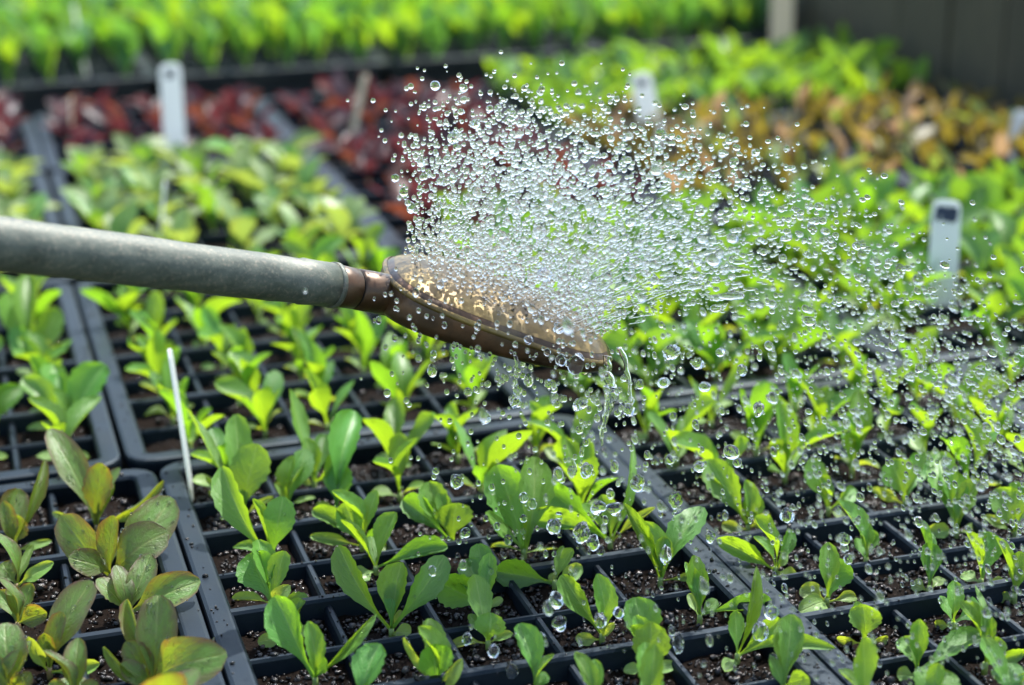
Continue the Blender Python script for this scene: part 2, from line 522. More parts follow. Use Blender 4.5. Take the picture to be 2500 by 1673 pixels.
for k, (x, y, nx, ny, mk, dz, words) in TRAYS.items():
    corners = [(x + nx * i / 4, y + ny * j / 4, dz) for i in range(5) for j in range(5)]
    if not any(in_view(c, 500, 120) for c in corners):
        TRAYS[k] = None
        continue
    d = tray_meshes(nx, ny, mk)
    t = thing('seed_tray', (x, y, dz), 'wet black plastic cell tray, ' + words, 'seed tray', 'seed trays standing side by side')
    if mk == 'tray_far': t['label'] = 'dusty black cell tray, ' + words
    t.rotation_euler[2] = math.radians(rng.uniform(-.35, .35))
    obj('rim', d['rim'], t)
    for j in range(1, ny):
        obj('cross_divider', d['thick' if (ny - j) % 2 == 0 else 'thin'], t, (0, j, 0))
    for i in range(1, nx):
        obj('long_divider', d['col'], t, (i, 0, 0))
    s = obj('potting_soil', d['soil'], None, (x, y, dz))
    s.rotation_euler[2] = t.rotation_euler[2]
    tag(s, 'dark moist potting soil filling the ' + words, 'soil', kind='stuff')
for k, n, lim in (('A', 190, (0, 5, 0, 8)), ('C', 130, (2, 5, 0, 8)), ('G', 180, (0, 5, 0, 8)), ('B', 40, (0, 5, 0, 8)), ('D', 24, (2, 5, 0, 8))):
    x, y, nx, ny, mk, dz, words = TRAYS[k]
    vv, ff = crumbs_mesh(nx, ny, n, *lim)
    o = obj('soil_crumbs', mesh('soil_crumbs', vv, ff, M['crumb']), None, (x, y, dz))
    tag(o, 'glinting wet soil crumbs on top of the ' + words, 'soil crumbs', kind='stuff')

V, F, k = [], [], 0
for tk, cnt in (('A', 260), ('C', 150), ('G', 240), ('B', 120), ('D', 60)):
    x, y, nx, ny, mk, dz, words = TRAYS[tk]
    for _ in range(cnt):
        side = nrng.integers(6)
        if side == 0: c = [x - .14 + nrng.normal(0, .05), y + ny * nrng.random(), 0.0]
        elif side == 1: c = [x + nx + .14 + nrng.normal(0, .05), y + ny * nrng.random(), 0.0]
        elif side == 2: c = [x + nx * nrng.random(), y + ny + .14 + nrng.normal(0, .05), 0.0]
        elif side == 3: c = [x + nrng.integers(1, nx) + nrng.normal(0, .02), y + ny * nrng.random(), -.09]
        else:
            j = nrng.integers(1, ny)
            c = [x + nx * nrng.random(), y + j + nrng.normal(0, .02), -.014 if (ny - j) % 2 == 0 else -.075]
        r = min(.04, .008 + nrng.exponential(.007))
        q = ICO0[0] * (1 + nrng.normal(0, .2, (12, 1))) * nrng.uniform(.6, 1.4, 3) * r
        V.append(q + np.array(c) + [0, 0, r * .35])
        F += [(a + k, b_ + k, c_ + k) for a, b_, c_ in ICO0[1]]
        k += 12
tag(obj('spilled_crumbs', mesh('spilled_crumbs', np.concatenate(V), F, M['crumb'])), 'spilled compost crumbs lying on the front tray rims', 'soil crumbs', kind='stuff')

# ------------------------------------------------------------------ board wall on the right
wall = thing('board_wall', (22.05, 4, -1.45), 'dark weathered board wall standing beside the far trays', 'wall')
WPL = []
for q in range(3):
    w = 2.5
    prof = [(0, 0), (.5, 0), (.5, w - .06), (.46, w - .02), (.04, w - .02), (0, w - .06)]
    vv = [(a, b_, 0) for a, b_ in prof] + [(a + .02 * q, b_, 6.6 + .2 * q) for a, b_ in prof]
    n = len(prof)
    ff = [(i, (i + 1) % n, n + (i + 1) % n, n + i) for i in range(n)] + [tuple(range(n - 1, -1, -1)), tuple(range(n, 2 * n))]
    WPL.append(mesh('plank', vv, ff, M['wood'], False))
for i in range(20):
    obj('plank', WPL[i % 3], wall, (rng.uniform(-.05, .05), 2.5 * i, 0))
vv, ff = prism([(0, 0), (.6, 0), (.6, .9), (0, .9)], 0, 50)
obj('back_rail', mesh('back_rail', vv, ff, M['wood'], False), wall, (.56, 0, 4.2))

# ------------------------------------------------------------------ leaves
def smooth(a, b_, x):
    t = np.clip((x - a) / (b_ - a), 0, 1); return t * t * (3 - 2 * t)
def leaf_mesh(name, kind, arch, cup, wav, mat, seed, nx=6, ny=13, tip=0.0, twist=0.0):
    r = np.random.default_rng(seed)
    vv_ = np.linspace(0, 1, ny + 1)
    if kind == 'spat':
        w0 = .13 + .87 * smooth(.16, .66, vv_); top = .68
    elif kind == 'round':
        w0 = .12 + .88 * smooth(.12, .58, vv_); top = .60
    elif kind == 'lance':
        w0 = .16 + .84 * smooth(.08, .55, vv_); top = .50
    else:
        w0 = .16 + .84 * smooth(.22, .55, vv_); top = .60
    endw = np.sqrt(np.clip(1 - ((vv_ - top) / (1.0 - top)) ** 2, 0, 1))
    endw = endw ** (1.3 if kind == 'lance' else .78)
    w = np.where(vv_ > top, w0 * endw, w0)
    w[-1] = .06 if kind == 'lance' else .16
    ph = r.random(4) * 6.28
    V, UV = [], []
    for j, t in enumerate(vv_):
        for i in range(nx + 1):
            u = i / nx; s = 2 * u - 1
            wj = w[j]
            ser = 1 + (.065 * math.sin(t * 46 + ph[2] + (3 if s > 0 else 0)) if kind in ('spat', 'lance') and t > .3 else 0) * (abs(s) > .8)
            x = .5 * s * wj * ser + .05 * math.sin(3 * t + ph[0]) * t
            z = arch * math.sin(math.pi * t) + tip * t * t * (t - 1) * -1.0
            z += cup * (s * s) * wj - cup * .35 * wj
            z += wav * math.sin(t * 9 + ph[1] + (1.9 if s > 0 else 0)) * abs(s) ** 2 * wj
            z += twist * s * wj * t * .5
            y = t - .25 * arch * math.sin(math.pi * t) * t
            V.append((x, y, z)); UV.append((u, t))
    W = nx + 1
    F = [(j * W + i, j * W + i + 1, (j + 1) * W + i + 1, (j + 1) * W + i) for j in range(ny) for i in range(nx)]
    return mesh(name, V, F, mat, True, UV, 1.0)
LEAF = {}
def leaves_of(kind, mkey, n=8, hi=True):
    k = (kind, mkey, hi)
    if k not in LEAF:
        out = []
        for i in range(n):
            r = random.Random(hash((kind, mkey, i)) & 0xffff) if False else random.Random(97 * i + len(kind) * 13 + sum(map(ord, mkey)))
            out.append(leaf_mesh('leaf', kind, r.choice((.04, .08, .12, .16, .2)), r.uniform(.04, .16), r.uniform(.0, .05), M[mkey],
                                 i + 7, *( (8, 16) if hi else (4, 8)), tip=r.uniform(-.2, .5), twist=r.uniform(-.25, .25)))
        LEAF[k] = out
    return LEAF[k]

def put_leaf(parent, base, P0, P1, width, nrm, me, name='leaf'):
    ax = np.asarray(P1) - np.asarray(P0)
    L = np.linalg.norm(ax)
    y = ax / L
    z = np.asarray(nrm) - (np.asarray(nrm) @ y) * y
    z = unit(z); x = np.cross(y, z)
    o = bpy.data.objects.new(name, me)
    m = Matrix.Identity(4)
    off = np.asarray(P0) - np.asarray(base)
    for i in range(3):
        m[i][0] = x[i] * width * U; m[i][1] = y[i] * L * U; m[i][2] = z[i] * L * U; m[i][3] = off[i] * U
    o.matrix_basis = m
    return link(o, parent)

STEM = {}
def put_stem(parent, height, r, key='stem', lean=(0, 0)):
    k = (round(height, 1), round(r, 2), key)
    if k not in STEM:
        vv, ff = lathe_tube([(0, 0, -.1), (0, 0, height * .5), (0, 0, height)], [r * 1.15, r, r * .9], 7)
        STEM[k] = mesh('stem', vv, ff, M[key])
    o = obj('stem', STEM[k], parent)
    o.rotation_euler = (lean[1], lean[0], 0)
    return o

ORD = ['first', 'second', 'third', 'fourth', 'fifth', 'sixth', 'seventh', 'eighth']
USED = {}
def plant_label(look, tk, P):
    x, y, nx, ny, mk, dz, words = TRAYS[tk]
    i = int(np.clip(math.floor(P[0] - x), 0, nx - 1)); j = int(np.clip(math.floor(P[1] - y), 0, ny - 1))
    # take the nearest free cell name when two plants share a cell
    free = sorted(((a - i) ** 2 + (c - j) ** 2, a, c) for a in range(nx) for c in range(ny) if (tk, a, c) not in USED)
    if not free: return None
    _, a, c = free[0]
    USED[(tk, a, c)] = 1
    return '%s, %s, %s row back, %s from left' % (look, words, ORD[c], ORD[a])

def rand_plant(name, look, cat, group, tk, P, kinds, mats, n, L, wr, tilt, cot=None, hi=True, stem='stem', stem_h=.12, label=True):
    lab = plant_label(look, tk, P)
    if lab is None: return
    t = thing(name, P, lab, cat, group)
    put_stem(t, stem_h, .028, stem)
    a0 = rng.uniform(0, 6.28)
    nn = rng.randint(*n)
    for k in range(nn):
        az = a0 + k * 2.4 + rng.uniform(-.4, .4)
        el = math.radians(rng.uniform(*tilt))
        ln = rng.uniform(*L) * (1 - .09 * k)
        d = np.array([math.cos(el) * math.cos(az), math.cos(el) * math.sin(az), math.sin(el)])
        nr = np.array([-math.sin(el) * math.cos(az), -math.sin(el) * math.sin(az), math.cos(el)])
        nr = nr + np.cross(d, nr) * rng.uniform(-.35, .35)
        P0 = np.asarray(P) + np.array([0, 0, stem_h * rng.uniform(.35, .95)]) + d * .02
        me = rng.choice(leaves_of(rng.choice(kinds), rng.choice(mats), 8, hi))
        put_leaf(t, P, P0, P0 + d * ln, ln * rng.uniform(*wr), nr, me)
    if cot:
        for s in (0, math.pi):
            az = a0 + 1.2 + s + rng.uniform(-.3, .3); el = math.radians(rng.uniform(5, 40))
            d = np.array([math.cos(el) * math.cos(az), math.cos(el) * math.sin(az), math.sin(el)])
            nr = np.array([-math.sin(el) * math.cos(az), -math.sin(el) * math.sin(az), math.cos(el)])
            P0 = np.asarray(P) + np.array([0, 0, stem_h * .4]); ln = rng.uniform(.32, .46)
            put_leaf(t, P, P0, P0 + d * ln, ln * rng.uniform(.34, .46), nr, rng.choice(leaves_of('oval', cot, 5, hi)), 'cotyledon')
    return t

# surveyed plants: tray, base pixel, leaves (tip x, tip y, width px, kind[, depth change, roll])
# kinds: L broad green, D dark green, N narrow, C cotyledon, R red-tinged round, r red-tinged narrow
SURVEY = [
 # front left tray
 ('C', 238, 1300, [(124, 1046, 82, 'R', .3, 20), (241, 1130, 78, 'r', -.2, 0), (398, 1172, 52, 'R', 0, 50), (128, 1252, 20, 'C'), (278, 1182, 24, 'C')]),
 ('C', 272, 1420, [(146, 1262, 100, 'R', -.1, -20), (168, 1358, 76, 'R', -.4, 10), (256, 1306, 82, 'r', .2, 0), (424, 1218, 125, 'R', .3, 15), (412, 1303, 132, 'R', -.1, -10)]),
 ('C', 312, 1522, [(234, 1416, 72, 'r', -.1, 30), (311, 1402, 52, 'r', .2, -20), (369, 1354, 76, 'R', .2, 10), (488, 1416, 104, 'R', 0, 0)]),
 ('C', 122, 1652, [(227, 1420, 122, 'R', .2, -15), (110, 1546, 50, 'r', -.1, 10), (66, 1556, 38, 'C'), (243, 1622, 46, 'C')]),
 ('C', 372, 1690, [(384, 1453, 112, 'R', .2, 12), (311, 1462, 52, 'r', .3, -20), (552, 1590, 138, 'R', -.4, -5), (305, 1568, 74, 'r', -.1, 20), (523, 1558, 38, 'r', .3, 60), (292, 1626, 62, 'r', -.3, 0), (254, 1578, 36, 'C')]),
 ('C', 30, 1355, [(42, 1193, 80, 'R', .2, 10), (50, 1260, 82, 'r', -.1, 0), (126, 1322, 24, 'C'), (112, 1122, 36, 'r', .3, 30)]),
 ('C', 42, 1445, [(130, 1372, 42, 'C'), (4, 1375, 64, 'R', 0, 0), (80, 1330, 30, 'C')]),
 ('C', 46, 1540, [(78, 1424, 50, 'r', .1, 0), (114, 1494, 62, 'R', -.2, 0), (0, 1440, 50, 'r', .1, 20)]),
 ('C', 36, 1705, [(18, 1520, 118, 'R', .1, 0), (72, 1640, 54, 'R', -.1, 20), (-60, 1600, 80, 'R', 0, 0)]),
 ('C', 186, 1735, [(178, 1652, 78, 'R', .2, 10), (120, 1668, 50, 'r', 0, 0), (240, 1668, 60, 'r', 0, 0)]),
 # front centre tray
 ('A', 592, 1272, [(622, 1083, 104, 'L', -.1, 0), (572, 1012, 68, 'L', .3, 15), (454, 998, 58, 'L', .2, 35), (502, 1168, 17, 'C'), (508, 1200, 18, 'C'), (668, 1214, 20, 'C')]),
 ('A', 664, 1384, [(543, 1138, 84, 'L', .2, -25), (690, 1212, 82, 'D', -.1, 5), (568, 1338, 36, 'N', 0, 30)]),
 ('A', 702, 1244, [(747, 1097, 62, 'D', .2, 15), (670, 1180, 26, 'C'), (770, 1215, 24, 'C')]),
 ('A', 768, 1194, [(706, 950, 58, 'L', .3, 30), (850, 1126, 46, 'L', -.2, 35), (796, 1060, 50, 'D', .4, 10), (732, 1170, 18, 'C')]),
 ('A', 822, 1254, [(836, 1133, 78, 'D', 0, 0), (862, 1002, 74, 'D', .4, 0), (770, 1235, 28, 'C')]),
 ('A', 884, 1345, [(842, 1227, 74, 'L', -.1, -15), (762, 1246, 46, 'L', .1, 10), (932, 1304, 46, 'D', -.2, 10), (757, 1310, 32, 'C'), (955, 1356, 36, 'C')]),
 ('A', 668, 1490, [(606, 1353, 104, 'D', .1, -10), (755, 1462, 48, 'L', -.1, 0), (566, 1460, 24, 'C'), (706, 1428, 40, 'C')]),
 ('A', 702, 1568, [(629, 1566, 38, 'C'), (779, 1532, 36, 'C'), (700, 1500, 30, 'L', 0, 0)]),
 ('A', 770, 1676, [(666, 1458, 90, 'D', .1, -20), (787, 1598, 56, 'D', -.1, 0), (920, 1500, 26, 'N', .2, 20)]),
 ('A', 918, 1402, [(1092, 1334, 56, 'D', .1, -20), (856, 1428, 50, 'C', -.2, 0), (905, 1310, 40, 'L', .2, 0)]),
 ('A', 956, 1556, [(828, 1331, 74, 'L', .2, -25), (958, 1414, 44, 'D', 0, 0), (1084, 1356, 76, 'D', .2, 20), (1003, 1544, 50, 'C', -.3, 0), (980, 1490, 20, 'C')]),
 ('A', 875, 1745, [(930, 1573, 94, 'D', .1, -10), (800, 1690, 36, 'C')]),
 ('A', 1190, 1500, [(1138, 1365, 90, 'D', .1, 5), (1166, 1328, 66, 'D', .3, 5), (1072, 1416, 94, 'D', -.2, -15), (1226, 1460, 22, 'C')]),
 ('A', 1192, 1584, [(1197, 1496, 80, 'L', -.1, 0), (1098, 1590, 30, 'C'), (1252, 1546, 26, 'C'), (1145, 1500, 40, 'L', .1, 20)]),
 ('A', 1064, 1692, [(1056, 1573, 92, 'D', -.2, 10), (1050, 1510, 60, 'L', .2, 15), (985, 1556, 30, 'C'), (1130, 1610, 34, 'C')]),
 ('A', 1104, 1338, [(1048, 1175, 74, 'L', .1, -10), (1112, 1228, 96, 'L', -.1, 5), (985, 1218, 60, 'D', .3, 0)]),
 ('A', 1280, 1360, [(1216, 1135, 110, 'D', .1, -5), (1310, 1116, 92, 'L', .2, 15), (1184, 1255, 64, 'L', -.2, 25), (1195, 1340, 18, 'C'), (1362, 1340, 20, 'C')]),
 ('A', 1490, 1338, [(1318, 1180, 76, 'D', .1, -15), (1545, 1080, 34, 'N', .2, 20), (1290, 1262, 50, 'L', -.2, 10), (1600, 1240, 24, 'C')]),
 ('A', 1354, 1436, [(1208, 1390, 74, 'D', -.1, -10), (1375, 1333, 28, 'N', .2, 0), (1420, 1380, 44, 'C'), (1345, 1400, 26, 'C')]),
 ('A', 1470, 1568, [(1373, 1402, 56, 'L', .1, -20), (1481, 1463, 38, 'D', .1, 0), (1405, 1560, 34, 'C'), (1500, 1520, 24, 'C')]),
 ('A', 1576, 1646, [(1556, 1458, 92, 'D', .2, 15), (1588, 1518, 96, 'L', -.2, 5), (1522, 1662, 36, 'C'), (1650, 1622, 34, 'C')]),
 ('A', 1306, 1706, [(1270, 1522, 60, 'D', .2, 20), (1330, 1640, 40, 'L', 0, 0)]),
 ('A', 1450, 1750, [(1450, 1610, 44, 'L', .1, 0), (1400, 1700, 30, 'C')]),
 ('A', 1590, 1765, [(1588, 1650, 66, 'L', .1, 0), (1660, 1700, 40, 'C')]),
 ('A', 1612, 1430, [(1526, 1230, 34, 'N', .2, 0), (1623, 1310, 52, 'L', -.1, 0), (1712, 1236, 84, 'D', .2, -15), (1722, 1392, 22, 'C')]),
 # front right tray
 ('G', 1826, 1300, [(1732, 1120, 82, 'L', .1, -15), (1836, 1204, 56, 'L', -.1, 10), (1695, 1132, 46, 'L', .3, 20), (1882, 1260, 36, 'C'), (1762, 1286, 32, 'C')]),
 ('G', 1892, 1404, [(1750, 1318, 48, 'L', -.1, -10), (1929, 1292, 40, 'D', .1, 20), (1944, 1424, 56, 'C', -.3, 0), (1916, 1340, 26, 'C')]),
 ('G', 1708, 1522, [(1674, 1372, 36, 'N', .1, 10), (1892, 1480, 48, 'D', 0, -25), (1750, 1464, 34, 'L', 0, 0), (1680, 1450, 22, 'C')]),
 ('G', 1800, 1618, [(1848, 1383, 28, 'N', .1, 10), (1904, 1510, 56, 'L', .1, 10), (2043, 1586, 38, 'N', -.2, -20), (1768, 1655, 40, 'C', -.2)]),
 ('G', 1912, 1698, [(1930, 1500, 66, 'L', .1, 15), (1975, 1654, 52, 'L', -.2, 0), (1880, 1600, 36, 'N', .1, 0)]),
 ('G', 2018, 1480, [(2056, 1365, 84, 'D', 0, -10), (1955, 1434, 52, 'C', .1, 0), (1952, 1498, 56, 'C', -.3, 0), (2090, 1480, 34, 'C')]),
 ('G', 2108, 1584, [(2108, 1475, 82, 'L', -.1, 0), (2043, 1560, 26, 'C'), (2168, 1560, 28, 'C')]),
 ('G', 2022, 1257, [(1977, 1120, 62, 'L', 0, -10), (2085, 1190, 40, 'L', .1, 20), (2060, 1300, 26, 'C', -.2)]),
 ('G', 2208, 1240, [(2180, 1120, 100, 'L', -.1, 0), (2250, 1110, 60, 'D', .3, 10), (2130, 1190, 30, 'C')]),
 ('G', 2478, 1316, [(2430, 1194, 92, 'L', -.1, 0), (2490, 1190, 60, 'D', .2, 10), (2400, 1260, 24, 'C')]),
 ('G', 2335, 1310, [(2338, 1186, 86, 'D', .1, 0), (2262, 1296, 40, 'C'), (2392, 1300, 30, 'C'), (2290, 1105, 80, 'L', .4, -20)]),
 ('G', 2114, 1382, [(2126, 1292, 46, 'D', 0, 0), (2090, 1314, 40, 'L', .1, 20), (2140, 1395, 40, 'C', -.2)]),
 ('G', 2268, 1451, [(2266, 1325, 60, 'D', .1, 5), (2228, 1425, 36, 'C'), (2300, 1410, 30, 'C'), (2240, 1270, 60, 'D', .3, 60)]),
 ('G', 2394, 1434, [(2416, 1299, 72, 'D', .1, 0), (2345, 1405, 44, 'C'), (2450, 1460, 72, 'C', -.2, 0)]),
 ('G', 2326, 1540, [(2295, 1455, 44, 'L', .1, 20), (2388, 1470, 60, 'D', .2, 20), (2280, 1540, 26, 'C')]),
 ('G', 2238, 1656, [(2206, 1554, 66, 'L', .1, 10), (2400, 1546, 86, 'D', .1, -30), (2190, 1650, 44, 'C', -.1)]),
 ('G', 2404, 1640, [(2380, 1430, 34, 'N', .2, 0), (2438, 1556, 60, 'L', 0, 0), (2506, 1590, 40, 'N', .1, 20)]),
 ('G', 2266, 1750, [(2282, 1628, 120, 'L', .1, 0), (2200, 1690, 60, 'L', 0, 0)]),
 ('G', 2470, 1725, [(2450, 1620, 80, 'D', .1, 0), (2520, 1650, 60, 'L', 0, 0)]),
 ('G', 2110, 1745, [(2085, 1610, 44, 'L', .1, 20), (2150, 1690, 36, 'C')]),
 ('G', 2476, 1470, [(2494, 1350, 50, 'D', .1, 0), (2440, 1480, 40, 'C')]),
 # left tray under the spout
 ('D', 160, 1072, [(253, 888, 98, 'D', .1, -10), (54, 924, 62, 'L', .1, 20), (138, 910, 52, 'D', .3, 0), (130, 888, 68, 'L', .5, 10), (66, 1048, 34, 'C')]),
 ('D', 92, 910, [(15, 715, 74, 'L', .2, 0), (70, 660, 64, 'L', .4, 0), (135, 750, 66, 'L', .1, 20), (178, 830, 28, 'N', 0, 20), (30, 800, 62, 'D', -.2, 0), (115, 830, 36, 'C')]),
 ('D', -10, 1060, [(48, 940, 62, 'D', .1, 0), (-40, 930, 60, 'L', .1, 0)]),
]
KIND = {'L': ('spat', 'green', 'leaf'), 'D': ('spat', 'green_dark', 'leaf'), 'N': ('lance', 'green', 'leaf'), 'C': ('oval', 'cot', 'cotyledon'),
        'R': ('round', 'redgreen', 'leaf'), 'r': ('spat', 'redgreen', 'leaf')}
TOCAM = RM @ np.array([0, 0, 1.0])
bases = {}
WET = []
for tk, bx, by, lv in SURVEY:
    P = onz(bx, by, -.22)
    red = tk == 'C'
    look = 'red-edged lettuce seedling' if red else 'green lettuce seedling'
    lab = plant_label(look, tk, P)
    t = thing('lettuce_seedling', P, lab, 'lettuce seedling', 'red-edged lettuce seedlings' if red else 'green lettuce seedlings')
    bases.setdefault(tk, []).append(P)
    d0 = depth(P)
    put_stem(t, .10, .030, 'red_stem' if red else 'stem')
    for k in range(rng.randint(1, 2)):                     # young heart leaves behind the surveyed ones
        az, el, ln = rng.uniform(.2, 2.9), math.radians(rng.uniform(50, 80)), rng.uniform(.4, .75)
        d_ = np.array([math.cos(el) * math.cos(az), math.cos(el) * math.sin(az), math.sin(el)])
        P0 = P + np.array([0, 0, .07])
        put_leaf(t, P, P0, P0 + d_ * ln, ln * rng.uniform(.3, .42), np.array([-math.sin(el) * math.cos(az), -math.sin(el) * math.sin(az), math.cos(el)]),
                 rng.choice(leaves_of('round', 'redgreen') if red else leaves_of('spat', 'green')), 'leaf')
    for q in lv:
        tx, ty, w, kd = q[:4]
        dd = q[4] if len(q) > 4 else rng.uniform(-.2, .2)
        roll = math.radians(q[5] if len(q) > 5 else rng.uniform(-30, 30))
        P0 = P + np.array([0, 0, rng.uniform(.03, .06) if kd == 'C' else rng.uniform(.05, .10)])
        P1 = at(tx, ty, d0 + dd)
        if P1[2] < P[2] + .03: P1[2] = P[2] + .03
        ax = unit(P1 - P0)
        n0 = unit(TOCAM * .9 + np.array([0, 0, .45]))
        n0 = unit(n0 - (n0 @ ax) * ax)
        nr = n0 * math.cos(roll) + np.cross(ax, n0) * math.sin(roll)
        kind, mk, nm = KIND[kd]
        lo = put_leaf(t, P, P0, P1, w * (.90 if red else .95) * d0 / FPX, nr, rng.choice(leaves_of(kind, mk)), nm)
        WET.append((lo, P, nr, 9 if kd == 'R' else 3 if kd != 'C' else 1))

def fill(tk, fn, prob=1.0, skip=.55, jit=.13, vmx=260, vmy=150):
    if TRAYS[tk] is None: return
    x, y, nx, ny, mk, dz, words = TRAYS[tk]
    for j in range(ny):
        for i in range(nx):
            P = np.array([x + i + .5 + rng.uniform(-jit, jit), y + j + .5 + rng.uniform(-jit, jit), dz - .22])
            if not in_view(P + np.array([0, 0, .6]), vmx, vmy) or rng.random() > prob: continue
            px_, py_ = proj(P)
            if 2225 < px_ < 2375 and 770 < py_ < 905 or 1520 < px_ < 1640 and 385 < py_ < 425: continue      # open soil before two labels
            if tk in 'AG' and py_ > 1260: continue
            if any(np.linalg.norm(P[:2] - q[:2]) < skip for q in bases.get(tk, [])): continue
            fn(tk, P)
def green_plant(tk, P):
    rand_plant('lettuce_seedling', 'green lettuce seedling', 'lettuce seedling', 'green lettuce seedlings', tk, P,
               ['spat', 'spat', 'spat', 'lance'], ['green', 'green', 'green_dark'], (3, 5), (.7, 1.1), (.26, .36), (42, 80), 'cot')
def mid_plant(tk, P):
    rand_plant('lettuce_seedling', 'bright green lettuce seedling', 'lettuce seedling', 'green lettuce seedlings', tk, P,
               ['spat', 'spat', 'lance'], ['green', 'lime', 'lime', 'green_dark'], (6, 8), (.9, 1.45), (.26, .38), (32, 78), 'cot')
def redgreen_plant(tk, P):
    rand_plant('lettuce_seedling', 'red-edged lettuce seedling', 'lettuce seedling', 'red-edged lettuce seedlings', tk, P,
               ['round', 'spat'], ['redgreen'], (4, 5), (.7, 1.1), (.42, .55), (40, 75), 'cot', stem='red_stem')
def yellow_plant(tk, P):
    rand_plant('yellow_lettuce_seedling', 'yellow-green lettuce', 'yellow lettuce', 'yellow-green lettuces', tk, P,
               ['round', 'round', 'spat'], ['yellow', 'yellow', 'yellow', 'lime'], (6, 8), (.8, 1.25), (.34, .47), (28, 74), None, hi=False)
def red_plant(tk, P):
    rand_plant('red_lettuce_seedling', 'dark red lettuce', 'red lettuce', 'dark red lettuces', tk, P,
               ['spat', 'lance', 'round'], ['red', 'red', 'red', 'rust'], (4, 5), (.7, 1.15), (.28, .42), (25, 78), None, hi=False, stem='red_stem')
def gold_plant(tk, P):
    rand_plant('golden_lettuce_seedling', 'bronze-gold lettuce', 'golden lettuce', 'bronze-gold lettuces', tk, P,
               ['spat', 'lance', 'lance'], ['gold', 'gold', 'gold', 'gold', 'yellow', 'pink'], (4, 6), (.75, 1.3), (.20, .32), (35, 85), None, hi=False, stem='red_stem')
def lime_plant(tk, P):
    rand_plant('lime_lettuce_seedling', 'lime green seedling', 'lime seedling', 'lime green seedlings', tk, P,
               ['spat', 'lance'], ['lime', 'lime', 'green'], (4, 6), (.9, 1.5), (.26, .40), (35, 80), None, hi=False)
def far_plant(tk, P):
    rand_plant('far_seedling', 'tall green seedling', 'tall seedling', 'tall green seedlings on the back bench', tk, P,
               ['lance', 'spat'], ['far', 'lime', 'far', 'green_dark', 'green'], (4, 6), (1.2, 1.8), (.26, .40), ((68, 88) if P[1] < 27.7 else (50, 86)), None, hi=False)
for k in ('A', 'G', 'D'): fill(k, green_plant, 1, skip=.66, vmx=700)
fill('C', redgreen_plant, .9, skip=.9, vmx=700)
fill('G2', green_plant); fill('B', green_plant, 1)
for k in ('M1', 'M2', 'M3'): fill(k, mid_plant)
for k in ('H0', 'H'): fill(k, yellow_plant, .97, vmx=600)
for k in ('J', 'E', 'E0', 'K'): fill(k, red_plant, .9)
for k in ('J2', 'J3'): fill(k, gold_plant, .97)
for k in ('K2', 'K3'): fill(k, lime_plant, 1)
for i in range(5):
    fill('F%d' % i, far_plant, .88, vmx=60, vmy=60, jit=.1)
    fill('P%d' % i, far_plant, 1, vmx=60, vmy=60)

# ------------------------------------------------------------------ plant labels stuck in the soil
def label_thing(top, foot, w, face, mat, label, ink=None, name='plant_label'):
    """top and foot are world points; face is the direction the flat side looks to"""
    top, foot = np.asarray(top), np.asarray(foot)
    y = unit(top - foot); L = np.linalg.norm(top - foot) + .5
    z = unit(np.asarray(face) - (np.asarray(face) @ y) * y); x = np.cross(y, z)
    t = thing(name, foot, label, 'plant label', 'plastic plant labels')
    h = w / 2; c = .14 * w / .5
    out = [(-.03, -.5), (.03, -.5), (h, 0.0), (h, L - .5 - c), (h - c * .3, L - .5 - c * .3), (h - c, L - .5), (-h + c, L - .5), (-h + c * .3, L - .5 - c * .3), (-h, L - .5 - c), (-h, 0.0)]
    T = .014
    n = len(out)
    vv = [(a, b_, -T) for a, b_ in out] + [(a, b_, T) for a, b_ in out]
    ff = [(i, (i + 1) % n, n + (i + 1) % n, n + i) for i in range(n)] + [tuple(range(n - 1, -1, -1)), tuple(range(n, 2 * n))]
    R3 = np.stack([x, y, z], 1)
    obj('stake', mesh('stake', np.asarray(vv) @ R3.T, ff, M[mat], False), t)
    if ink:
        V, F = [], []
        for (ax_, ay, bx_, by_) in ink:          # pen strokes, in label widths from the top centre
            p0 = np.array([ax_ * w, L - .5 - ay * w]); p1 = np.array([bx_ * w, L - .5 - by_ * w])
            d = unit(p1 - p0); nn = np.array([-d[1], d[0]]) * .045 * w / .5 * 1.1
            k = len(V)
            for q in (p0 - nn - d * .02, p1 - nn + d * .02, p1 + nn + d * .02, p0 + nn - d * .02): V.append((q[0], q[1], T + .004 + .0015 * (len(F) % 4)))
            F.append((k, k + 1, k + 2, k + 3))
        obj('handwriting', mesh('handwriting', np.asarray(V) @ R3.T, F, M['ink'], False), t)
    return t
INK3 = [(-.26, .32, -.30, .72), (-.30, .34, -.02, .34), (-.28, .50, -.04, .52), (-.02, .36, -.06, .74), (.12, .34, .10, .72), (.12, .34, .32, .36), (.32, .36, .28, .70), (.10, .70, .28, .72), (.10, .52, .30, .52)]
INK1 = [(-.18, .42, .12, .38), (-.16, .54, .14, .52), (-.02, .36, -.04, .62), (.10, .40, .12, .60)]
def lab(top_px, foot_px, w, side, mat, label, ink=None, fz=-.27, dtop=0.0):
    foot = onz(*foot_px, fz)
    top = at(*top_px, depth(foot) + dtop)
    face = RM @ np.array([math.sin(math.radians(side)), 0, math.cos(math.radians(side))])
    return label_thing(top, foot, w, face, mat, label, ink)
lab((414, 155), (432, 425), .50, -12, 'label', 'broad grey-white plant label with a dark scribble before the red rows', INK1)
lab((1562, 178), (1606, 385), .48, -18, 'label', 'white plant label in the golden tray behind the spray', INK1)
lab((2312, 488), (2296, 778), .46, -8, 'label', 'near white plant label with dark handwriting at right', INK3, dtop=.2)
lab((1912, -60), (1905, 178), .62, -10, 'label_old', 'tall cream plant label in front of the board wall', INK1, fz=-.15)
lab((414, 852), (470, 1214), .42, -84, 'label', 'thin white label seen edge-on in the front centre tray corner')
